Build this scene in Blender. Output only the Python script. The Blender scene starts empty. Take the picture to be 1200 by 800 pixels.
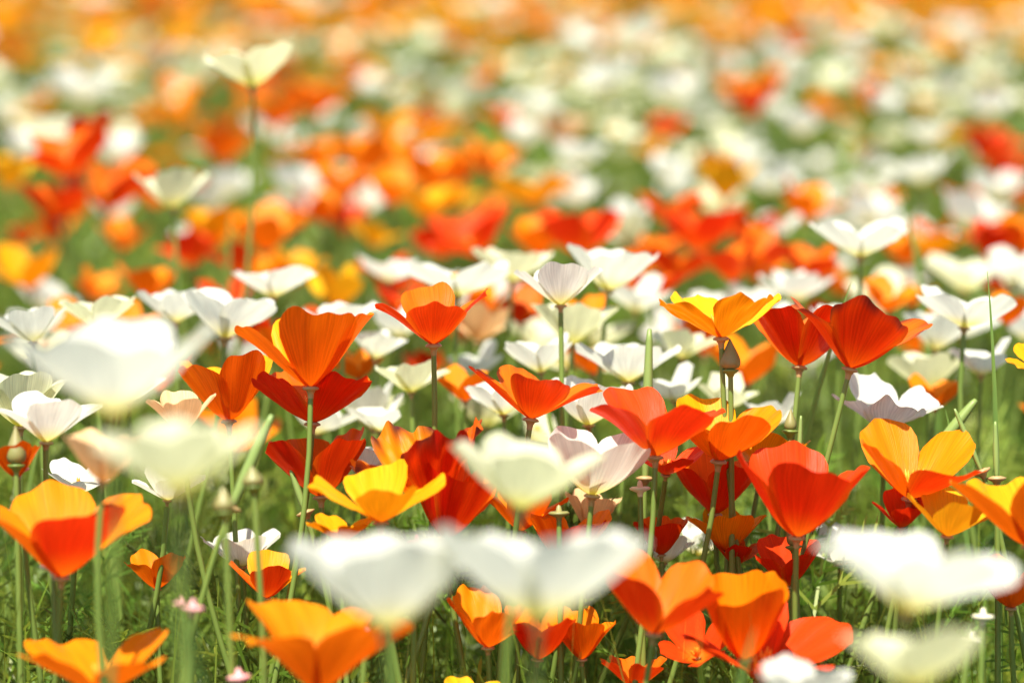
import bpy, math, random
import numpy as np
from mathutils import Vector, Matrix

R = math.radians
random.seed(11)
rng = np.random.default_rng(11)
scene = bpy.context.scene
col = scene.collection

# ------------------------------------------------------------------ camera
CAM_H = 0.64            # metres above the soil
D = 1.60                # focus distance
LENS = 105.0
PITCH = 9.4             # degrees below the horizon
cam_d = bpy.data.cameras.new('camera')
cam = bpy.data.objects.new('camera', cam_d)
col.objects.link(cam)
cam.location = (0, 0, CAM_H)
cam.rotation_euler = (R(90 - PITCH), 0, 0)
cam_d.lens = LENS
cam_d.sensor_width = 36.0
cam_d.clip_start = 0.02
cam_d.clip_end = 2000
cam_d.dof.use_dof = True
cam_d.dof.focus_distance = D
cam_d.dof.aperture_fstop = 3.7
cam_d.dof.aperture_blades = 0
scene.camera = cam

# ------------------------------------------------------------------ sky and sun
SUN_EL, SUN_AZ = 66.0, -160.0        # azimuth: degrees clockwise from +Y (away from the camera)
world = bpy.data.worlds.new('World')
scene.world = world
world.use_nodes = True
nt = world.node_tree
nt.nodes.clear()
sky = nt.nodes.new('ShaderNodeTexSky')
sky.sky_type = 'NISHITA'
sky.sun_disc = False
sky.sun_elevation = R(SUN_EL)
sky.sun_rotation = R(SUN_AZ)
sky.dust_density = 1.5
bg = nt.nodes.new('ShaderNodeBackground')
bg.inputs['Strength'].default_value = 0.085
wo = nt.nodes.new('ShaderNodeOutputWorld')
nt.links.new(sky.outputs[0], bg.inputs['Color'])
nt.links.new(bg.outputs[0], wo.inputs['Surface'])
sun_d = bpy.data.lights.new('sun', 'SUN')
sun_d.energy = 5.0
sun_d.angle = R(0.5)
sun_d.color = (1.0, 0.94, 0.82)
sun = bpy.data.objects.new('sun', sun_d)
col.objects.link(sun)
sdir = Vector((math.sin(R(SUN_AZ)) * math.cos(R(SUN_EL)), math.cos(R(SUN_AZ)) * math.cos(R(SUN_EL)), math.sin(R(SUN_EL))))
sun.rotation_euler = sdir.to_track_quat('Z', 'Y').to_euler()
sun.location = sdir * 20

scene.view_settings.view_transform = 'Standard'
scene.view_settings.look = 'None'
scene.view_settings.gamma = 1.0
scene.view_settings.use_curve_mapping = False
scene.view_settings.exposure = 1.3
scene.render.engine = 'CYCLES'
scene.cycles.use_denoising = True
scene.cycles.max_bounces = 10
scene.cycles.transmission_bounces = 8
scene.cycles.diffuse_bounces = 6
scene.cycles.sample_clamp_indirect = 8.0

# ------------------------------------------------------------------ pixel <-> place
FPX = LENS / 36.0 * 1200.0           # focal length in pixels of the 1200 px photograph
CP, SP = math.cos(R(PITCH)), math.sin(R(PITCH))


def at(px, py, k):
    """point in depth k*D along the ray of pixel (px, py) of the 1200x800 photograph"""
    d = k * D
    x = (px - 600.0) / FPX * d
    v = (400.0 - py) / FPX * d
    return np.array((x, d * CP + v * SP, CAM_H - d * SP + v * CP))


def to_px(p):
    dx, dy, dz = p[0], p[1], p[2] - CAM_H
    d = dy * CP - dz * SP
    v = dy * SP + dz * CP
    return 600 + dx / d * FPX, 400 - v / d * FPX, d / D


# ------------------------------------------------------------------ materials
def new_mat(name):
    m = bpy.data.materials.new(name)
    m.use_nodes = True
    m.node_tree.nodes.clear()
    return m, m.node_tree.nodes, m.node_tree.links


def petal_material(name, through):
    m, N, L = new_mat(name)
    ao = N.new('ShaderNodeAttribute'); ao.attribute_name = 'outer'
    ai = N.new('ShaderNodeAttribute'); ai.attribute_name = 'inner'
    uv = N.new('ShaderNodeAttribute'); uv.attribute_name = 'petal_uv'
    geo = N.new('ShaderNodeNewGeometry')
    side = N.new('ShaderNodeMix'); side.data_type = 'RGBA'
    L.new(geo.outputs['Backfacing'], side.inputs['Factor'])
    L.new(ai.outputs['Color'], side.inputs['A'])      # front of the mesh = inside of the cup
    L.new(ao.outputs['Color'], side.inputs['B'])
    mp = N.new('ShaderNodeMapping'); mp.inputs['Scale'].default_value = (46, 1.3, 1)
    L.new(uv.outputs['Vector'], mp.inputs['Vector'])
    nz = N.new('ShaderNodeTexNoise'); nz.inputs['Scale'].default_value = 1.0; nz.inputs['Detail'].default_value = 4
    L.new(mp.outputs[0], nz.inputs['Vector'])
    ramp = N.new('ShaderNodeMapRange')
    ramp.inputs['From Min'].default_value = 0.3; ramp.inputs['From Max'].default_value = 0.7
    ramp.inputs['To Min'].default_value = 0.72; ramp.inputs['To Max'].default_value = 1.08
    L.new(nz.outputs['Fac'], ramp.inputs['Value'])
    vein = N.new('ShaderNodeMix'); vein.data_type = 'RGBA'; vein.blend_type = 'MULTIPLY'
    vein.inputs['Factor'].default_value = 1.0
    L.new(side.outputs['Result'], vein.inputs['A'])
    L.new(ramp.outputs[0], vein.inputs['B'])
    bump = N.new('ShaderNodeBump'); bump.inputs['Strength'].default_value = 0.5; bump.inputs['Distance'].default_value = 0.0008
    L.new(nz.outputs['Fac'], bump.inputs['Height'])
    pr = N.new('ShaderNodeBsdfPrincipled')
    pr.inputs['Roughness'].default_value = 0.42
    pr.inputs['Specular IOR Level'].default_value = 0.13
    L.new(vein.outputs['Result'], pr.inputs['Base Color'])
    L.new(bump.outputs[0], pr.inputs['Normal'])
    tr = N.new('ShaderNodeBsdfTranslucent')
    # light that has come through carries the pigment of both faces
    both = N.new('ShaderNodeMix'); both.data_type = 'RGBA'; both.inputs['Factor'].default_value = 0.72
    L.new(ai.outputs['Color'], both.inputs['A']); L.new(ao.outputs['Color'], both.inputs['B'])
    v2 = N.new('ShaderNodeMix'); v2.data_type = 'RGBA'; v2.blend_type = 'MULTIPLY'; v2.inputs['Factor'].default_value = 1.0
    L.new(both.outputs['Result'], v2.inputs['A']); L.new(ramp.outputs[0], v2.inputs['B'])
    L.new(v2.outputs['Result'], tr.inputs['Color'])
    mix = N.new('ShaderNodeMixShader'); mix.inputs[0].default_value = through
    L.new(pr.outputs[0], mix.inputs[1]); L.new(tr.outputs[0], mix.inputs[2])
    out = N.new('ShaderNodeOutputMaterial')
    L.new(mix.outputs[0], out.inputs['Surface'])
    return m


def green_material(name, base, var, trans=0.3, rough=0.45, attr=None):
    m, N, L = new_mat(name)
    tc = N.new('ShaderNodeTexCoord')
    nz = N.new('ShaderNodeTexNoise'); nz.inputs['Scale'].default_value = 35; nz.inputs['Detail'].default_value = 3
    L.new(tc.outputs['Object'], nz.inputs['Vector'])
    mx = N.new('ShaderNodeMix'); mx.data_type = 'RGBA'
    mx.inputs['A'].default_value = (*base, 1); mx.inputs['B'].default_value = (*var, 1)
    L.new(nz.outputs['Fac'], mx.inputs['Factor'])
    c = mx.outputs['Result']
    if attr:
        a = N.new('ShaderNodeAttribute'); a.attribute_name = attr
        mu = N.new('ShaderNodeMix'); mu.data_type = 'RGBA'; mu.blend_type = 'MULTIPLY'; mu.inputs['Factor'].default_value = 1
        L.new(c, mu.inputs['A']); L.new(a.outputs['Color'], mu.inputs['B'])
        c = mu.outputs['Result']
    pr = N.new('ShaderNodeBsdfPrincipled')
    pr.inputs['Roughness'].default_value = rough
    pr.inputs['Specular IOR Level'].default_value = 0.4
    L.new(c, pr.inputs['Base Color'])
    tr = N.new('ShaderNodeBsdfTranslucent')
    hs = N.new('ShaderNodeHueSaturation'); hs.inputs['Value'].default_value = 1.6; hs.inputs['Hue'].default_value = 0.48
    L.new(c, hs.inputs['Color']); L.new(hs.outputs[0], tr.inputs['Color'])
    ms = N.new('ShaderNodeMixShader'); ms.inputs[0].default_value = trans
    L.new(pr.outputs[0], ms.inputs[1]); L.new(tr.outputs[0], ms.inputs[2])
    out = N.new('ShaderNodeOutputMaterial')
    L.new(ms.outputs[0], out.inputs['Surface'])
    return m


def plain_material(name, base, var, rough=0.6, scale=60, bump=0.0, dist=0.01):
    m, N, L = new_mat(name)
    tc = N.new('ShaderNodeTexCoord')
    nz = N.new('ShaderNodeTexNoise'); nz.inputs['Scale'].default_value = scale; nz.inputs['Detail'].default_value = 6
    L.new(tc.outputs['Object'], nz.inputs['Vector'])
    mx = N.new('ShaderNodeMix'); mx.data_type = 'RGBA'
    mx.inputs['A'].default_value = (*base, 1); mx.inputs['B'].default_value = (*var, 1)
    L.new(nz.outputs['Fac'], mx.inputs['Factor'])
    pr = N.new('ShaderNodeBsdfPrincipled'); pr.inputs['Roughness'].default_value = rough
    L.new(mx.outputs['Result'], pr.inputs['Base Color'])
    if bump:
        b = N.new('ShaderNodeBump'); b.inputs['Strength'].default_value = bump; b.inputs['Distance'].default_value = dist
        L.new(nz.outputs['Fac'], b.inputs['Height']); L.new(b.outputs[0], pr.inputs['Normal'])
    out = N.new('ShaderNodeOutputMaterial')
    L.new(pr.outputs[0], out.inputs['Surface'])
    return m


M_PETAL = petal_material('poppy_petal', 0.40)
M_PETAL_WHITE = petal_material('white_poppy_petal', 0.50)
M_STEM = green_material('poppy_stem', (0.12, 0.21, 0.035), (0.21, 0.27, 0.06), 0.25, 0.4)
M_LEAF = green_material('feathery_leaf', (0.100, 0.195, 0.024), (0.20, 0.29, 0.042), 0.40, 0.40, 'tint')
M_GRASS = green_material('grass', (0.11, 0.21, 0.04), (0.17, 0.28, 0.06), 0.35, 0.4)
M_POD = green_material('seed_pod', (0.16, 0.25, 0.06), (0.24, 0.32, 0.09), 0.15, 0.4)
M_BUD = plain_material('bud_cap', (0.14, 0.17, 0.04), (0.22, 0.17, 0.06), 0.5, 120)
M_RIM = plain_material('receptacle_rim', (0.40, 0.17, 0.09), (0.26, 0.27, 0.08), 0.5, 200)
M_PINK = plain_material('spent_rim', (0.75, 0.36, 0.36), (0.62, 0.26, 0.28), 0.5, 200)
M_PALE = plain_material('pale_rim', (0.62, 0.62, 0.46), (0.5, 0.46, 0.30), 0.5, 200)
M_STAMEN = plain_material('stamen', (0.80, 0.36, 0.02), (0.72, 0.24, 0.01), 0.6, 300)
M_SOIL = plain_material('soil', (0.055, 0.06, 0.022), (0.10, 0.085, 0.045), 0.95, 22, 0.6, 0.02)


# ------------------------------------------------------------------ mesh helpers
def make_mesh(name, V, F, mat, attrs=None, uv=None):
    """V (n,3); F (m,3) or (m,4) index array"""
    V = np.ascontiguousarray(V, dtype=np.float32); F = np.ascontiguousarray(F, dtype=np.int32)
    me = bpy.data.meshes.new(name)
    n, (m, c) = len(V), F.shape
    me.vertices.add(n); me.vertices.foreach_set('co', V.ravel())
    me.loops.add(m * c); me.loops.foreach_set('vertex_index', F.ravel())
    me.polygons.add(m)
    me.polygons.foreach_set('loop_start', np.arange(0, m * c, c, dtype=np.int32))
    me.polygons.foreach_set('use_smooth', np.ones(m, dtype=bool))
    for k, a in (attrs or {}).items():
        at_ = me.attributes.new(k, 'FLOAT_COLOR', 'POINT')
        rgba = np.ones((n, 4), dtype=np.float32); rgba[:, :3] = a
        at_.data.foreach_set('color', rgba.ravel())
    if uv is not None:
        at_ = me.attributes.new('petal_uv', 'FLOAT_VECTOR', 'POINT')
        w = np.zeros((n, 3), dtype=np.float32); w[:, :2] = uv
        at_.data.foreach_set('vector', w.ravel())
    me.update(calc_edges=True)
    me.materials.append(mat)
    return me


def link(name, me, parent=None):
    o = bpy.data.objects.new(name, me)
    col.objects.link(o)
    if parent is not None:
        o.parent = parent
    return o


def tag(o, label=None, cat=None, group=None, kind=None):
    if label: o['label'] = label
    if cat: o['category'] = cat
    if group: o['group'] = group
    if kind: o['kind'] = kind
    return o


def thing(name, loc, label, cat, group=None):
    o = bpy.data.objects.new(name, None)
    o.empty_display_size = 0.02
    col.objects.link(o)
    o.location = loc
    return tag(o, label, cat, group)


def grid_faces(nu, nv, wrap=False):
    i, j = np.meshgrid(np.arange(nu if wrap else nu - 1), np.arange(nv - 1), indexing='ij')
    i, j = i.ravel(), j.ravel()
    i2 = (i + 1) % nu
    return np.stack((i * nv + j, i2 * nv + j, i2 * nv + j + 1, i * nv + j + 1), 1)


def tube(P, rad, sides=7):
    """P (n,3) path, rad (n,)"""
    P = np.asarray(P, float); n = len(P)
    T = np.gradient(P, axis=0); T /= np.linalg.norm(T, axis=1)[:, None] + 1e-12
    ref = np.array((0.0, 1.0, 0.0)) if abs(T[0][1]) < 0.8 else np.array((1.0, 0.0, 0.0))
    A = np.cross(T, ref); A /= np.linalg.norm(A, axis=1)[:, None] + 1e-12
    B = np.cross(T, A)
    ang = np.arange(sides) / sides * 2 * math.pi
    V = P[None] + (np.cos(ang)[:, None, None] * A[None] + np.sin(ang)[:, None, None] * B[None]) * np.asarray(rad)[None, :, None]
    return V.reshape(-1, 3), grid_faces(sides, n, True)


def bezier(p0, p1, p2, p3, n):
    t = np.linspace(0, 1, n)[:, None]
    return (1 - t) ** 3 * p0 + 3 * (1 - t) ** 2 * t * p1 + 3 * (1 - t) * t * t * p2 + t ** 3 * p3


def lathe(prof, sides=12):
    prof = np.asarray(prof, float)
    ang = np.arange(sides) / sides * 2 * math.pi
    V = np.stack((np.cos(ang)[:, None] * prof[None, :, 0], np.sin(ang)[:, None] * prof[None, :, 0],
                  np.repeat(prof[None, :, 1], sides, 0)), 2)
    return V.reshape(-1, 3), grid_faces(sides, len(prof), True)


def frame(axis, spin=0.0):
    """rotation matrix taking +Z to axis, keeping -Y roughly toward the camera"""
    z = np.asarray(axis, float); z = z / np.linalg.norm(z)
    y = np.array((0, 1.0, 0)) - z * z[1]; y /= np.linalg.norm(y)
    x = np.cross(y, z)
    M = np.stack((x, y, z), 1)
    c, s = math.cos(spin), math.sin(spin)
    return M @ np.array(((c, -s, 0), (s, c, 0), (0, 0, 1)))


# ------------------------------------------------------------------ poppy varieties
# (outer base, outer tip, inner base, inner tip)
VAR = {
    'R': ((0.74, 0.065, 0.003), (0.64, 0.009, 0.002), (0.86, 0.26, 0.005), (0.84, 0.15, 0.004)),   # red, orange inside
    'C': ((0.80, 0.15, 0.005), (0.72, 0.024, 0.003), (0.86, 0.20, 0.006), (0.82, 0.060, 0.005)),   # coral scarlet
    'O': ((0.84, 0.13, 0.003), (0.82, 0.115, 0.003), (0.86, 0.21, 0.003), (0.88, 0.25, 0.003)),    # orange
    'A': ((0.84, 0.19, 0.003), (0.86, 0.25, 0.003), (0.88, 0.29, 0.004), (0.88, 0.37, 0.005)),    # amber with yellow inside
    'Y': ((0.86, 0.28, 0.005), (0.88, 0.36, 0.008), (0.88, 0.36, 0.006), (0.88, 0.46, 0.010)),    # yellow
    'W': ((0.74, 0.70, 0.16), (0.82, 0.82, 0.66), (0.78, 0.72, 0.22), (0.82, 0.82, 0.74)),        # white
    'G': ((0.68, 0.67, 0.11), (0.80, 0.80, 0.44), (0.74, 0.70, 0.18), (0.82, 0.82, 0.58)),        # greenish cream
    'P': ((0.82, 0.42, 0.12), (0.82, 0.46, 0.20), (0.84, 0.52, 0.20), (0.86, 0.58, 0.30)),        # peach
}


def petal(L, th, A, phi, r, var, nu=11, nv=12, flare=0.14, ruffle=1.0, lay=1.0, length=1.0, crumple=0.0, dark_rim=0.0, bowl=0.24):
    """one poppy petal; axis +Z, base at the origin; th = opening half angle in radians"""
    u = np.linspace(-1, 1, nu); v = np.linspace(0, 1, nv)
    # profile of the cup
    s = np.linspace(0, 1, 40)
    ang = th - 0.10 + (1.40 - th) * np.exp(-s / bowl) + flare * (s ** 2.4 - 0.22)
    dr, dz = np.sin(ang), np.cos(ang)
    Rr = np.concatenate(((0,), np.cumsum((dr[1:] + dr[:-1]) / 2))) / 39
    Zz = np.concatenate(((0,), np.cumsum((dz[1:] + dz[:-1]) / 2))) / 39
    U, Vv = np.meshgrid(u, v, indexing='ij')
    ph1, ph2, ph3, ph4 = r.uniform(0, 6.28, 4)
    edge = 1 - 0.05 * U ** 2 - 0.30 * np.abs(U) ** 6 + ruffle * (0.035 * np.sin(3.1 * U + ph1) + 0.018 * np.sin(8.3 * U + ph2))
    if dark_rim > 0 or crumple > 0.1:
        edge = edge + (0.03 + 0.05 * crumple) * np.sin(14 * U + ph3) * (0.5 + 0.5 * np.sin(5 * U + ph4))
    S = np.clip(Vv * edge * length, 0, 1.12)
    Rv = np.interp(S, np.linspace(0, 1.12, 45), np.interp(np.linspace(0, 1.12, 45), s, Rr)) + np.clip(S - 1, 0, 1) * math.sin(th)
    Zv = np.interp(S, s, Zz) + np.clip(S - 1, 0, 1) * math.cos(th)
    Wd = 0.515 * np.clip(S, 0, 1) ** 0.72 * (1 - 0.10 * np.clip(S - 0.8, 0, 1) / 0.2) * A
    rho = np.maximum(Rv, 0.05) * 1.18
    a = np.clip(Wd * U / rho, -1.9, 1.9)
    bend = 0.10 * np.sin(2.2 * U + ph4) * Vv ** 2 * ruffle
    rad = Rv * lay - rho * (1 - np.cos(a))
    tan = rho * np.sin(a)
    # ripples across the petal, strongest toward the rim
    nrm = (0.022 * np.sin(5.0 * U + ph2 + 1.5 * Vv) + 0.012 * np.sin(11 * U + ph3)) * Vv ** 2.5 * ruffle + bend * 0.45
    nrm = nrm + crumple * 0.05 * (np.sin(13 * U + 6 * Vv + ph1) + np.sin(9 * U - 11 * Vv + ph2)) * Vv ** 2
    na = th + 0.3
    rad = rad + nrm * math.cos(na); z = Zv - nrm * math.sin(na)
    e = (math.cos(phi), math.sin(phi)); t = (-math.sin(phi), math.cos(phi))
    P = np.stack((rad * e[0] + tan * t[0], rad * e[1] + tan * t[1], z), 2).reshape(-1, 3) * L
    c = [np.array(q) for q in VAR[var]]
    w = np.clip((Vv.ravel()[:, None] - 0.03) / 0.5, 0, 1); w = w * w * (3 - 2 * w)
    j = r.uniform(0.93, 1.05)
    outer = (c[0] * (1 - w) + c[1] * w) * j
    inner = (c[2] * (1 - w) + c[3] * w) * j
    if var in 'RC':   # these carry orange flanks that run in from the petal edges
        fl = (np.clip((np.abs(U).ravel() - 0.72) / 0.28, 0, 1) ** 1.2 * 0.55)[:, None]
        outer = outer * (1 - fl) + np.array((0.86, 0.22, 0.008)) * fl
    if dark_rim > 0:
        d = (np.clip((Vv.ravel() - (0.86 - 0.16 * crumple)) / (0.11 + 0.12 * crumple), 0, 1) * dark_rim * (0.6 + 0.4 * np.sin(9 * U.ravel() + ph1)))[:, None]
        dk = np.array((0.11, 0.022, 0.015))
        outer = outer * (1 - d) + dk * d; inner = inner * (1 - d) + dk * d
    uv = np.stack((U.ravel() * 0.5 + 0.5 + phi, Vv.ravel()), 1)
    # orientation: front face = inside of the cup
    F = grid_faces(nu, nv)[:, ::-1]
    return P, F, outer, inner, uv


def poppy_petals(L, th, var, r, spin=0.0, res=(11, 12), loose=0.08, flare=0.14, ruffle=1.0, crumple=0.0, dark_rim=0.0, thetas=None, drop=(), var2=None, bowl=None):
    out = []
    for i in range(4):
        if i in drop: continue
        phi = -math.pi / 2 + spin + i * math.pi / 2 + r.uniform(-0.06, 0.06)
        t = th + r.normal(0, loose) + 0.12 * abs(math.cos(phi)) - 0.04 * abs(math.sin(phi)) if thetas is None else R(thetas[i])
        inner_pair = i % 2
        out.append(petal(L * r.uniform(0.95, 1.03), max(0.12, t), r.uniform(0.92, 1.06) * (1.16 if var in 'WG' else 1.0), phi, r,
                         (var2 if var2 and i in var2[1] else None) and var2[0] or var, *res,
                         flare=flare + r.normal(0, 0.06), ruffle=ruffle, lay=0.88 if inner_pair else 1.0,
                         crumple=crumple, dark_rim=dark_rim, bowl=bowl or (0.36 if var in 'WG' else 0.25)))
    return out


def stamens_geo(L, r):
    VV, FF, o = [], [], 0
    for i in range(16):
        a = r.uniform(0, 6.28); t = r.uniform(0.05, 0.5); l = L * r.uniform(0.22, 0.34)
        d = np.array((math.cos(a) * math.sin(t), math.sin(a) * math.sin(t), math.cos(t)))
        p = np.array((0, 0, L * 0.02)) + np.outer(np.array((0, 0.45, 0.5, 0.8, 1.0)), d) * l
        V, F = tube(p, np.array((0.010, 0.010, 0.024, 0.022, 0.004)) * L, 4)
        VV.append(V); FF.append(F + o); o += len(V)
    return np.concatenate(VV), np.concatenate(FF)


RIM_PROF = [(0.0013, -0.0050), (0.0015, -0.0028), (0.0022, -0.0014), (0.0038, -0.0009), (0.0040, -0.0003), (0.0032, 0.0004), (0.0018, 0.0008), (0.0001, 0.0006)]


def stem_path(base, axis, ground, n=14, bow=0.0):
    h = base[2]
    p1 = base - axis * h * 0.38
    p2 = ground + np.array((bow, 0, h * 0.35))
    return bezier(base - axis * 0.004, p1, p2, ground, n)


n_poppies = 0


def build_poppy(base, axis, L, th, var, label, group=None, seed=0, spin=0.0, stem_r=0.0014, name='poppy', ground=None, **kw):
    """an individual poppy: Empty on the soil > petals, receptacle, stamens, stem"""
    r = np.random.default_rng(seed)
    if ground is None:
        ground = np.array((base[0] - axis[0] * base[2] * 0.7 + r.normal(0, 0.025), base[1] - axis[1] * base[2] * 0.5 + r.normal(0, 0.012), -0.004))
    root = thing(name, ground, label, 'poppy', group)
    M = frame(axis)
    off = base - ground
    for P, F, oc, ic, uv in poppy_petals(L, th, var, r, spin, **kw):
        link('petal', make_mesh('petal', P @ M.T + off, F, M_PETAL_WHITE if var in 'WG' else M_PETAL, {'outer': oc, 'inner': ic}, uv), root)
    V, F = lathe(RIM_PROF, 12)
    link('receptacle', make_mesh('receptacle', V * min(1.15, L / 0.038) @ M.T + off, F, M_RIM), root)
    V, F = stamens_geo(L, r)
    link('stamens', make_mesh('stamens', V @ M.T + off, F, M_STAMEN), root)
    P = stem_path(base, axis, ground, 14, r.normal(0, .05))
    V, F = tube(P, np.linspace(stem_r, stem_r * 1.35, len(P)), 8)
    link('stem', make_mesh('stem', V - ground, F, M_STEM), root)
    return root


# ------------------------------------------------------------------ ground
n = 61
gx = np.sign(np.linspace(-1, 1, n)) * np.abs(np.linspace(-1, 1, n)) ** 4 * 400
X, Y = np.meshgrid(gx, gx + 0.0, indexing='ij')
Z = 0.006 * np.sin(X * 3.1) * np.cos(Y * 2.7) * (np.hypot(X, Y) < 30) - 0.008
me = make_mesh('ground', np.stack((X, Y, Z), 2).reshape(-1, 3), grid_faces(n, n), M_SOIL)
tag(link('ground', me), 'dark soil under the poppies', 'ground', kind='structure')

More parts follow.
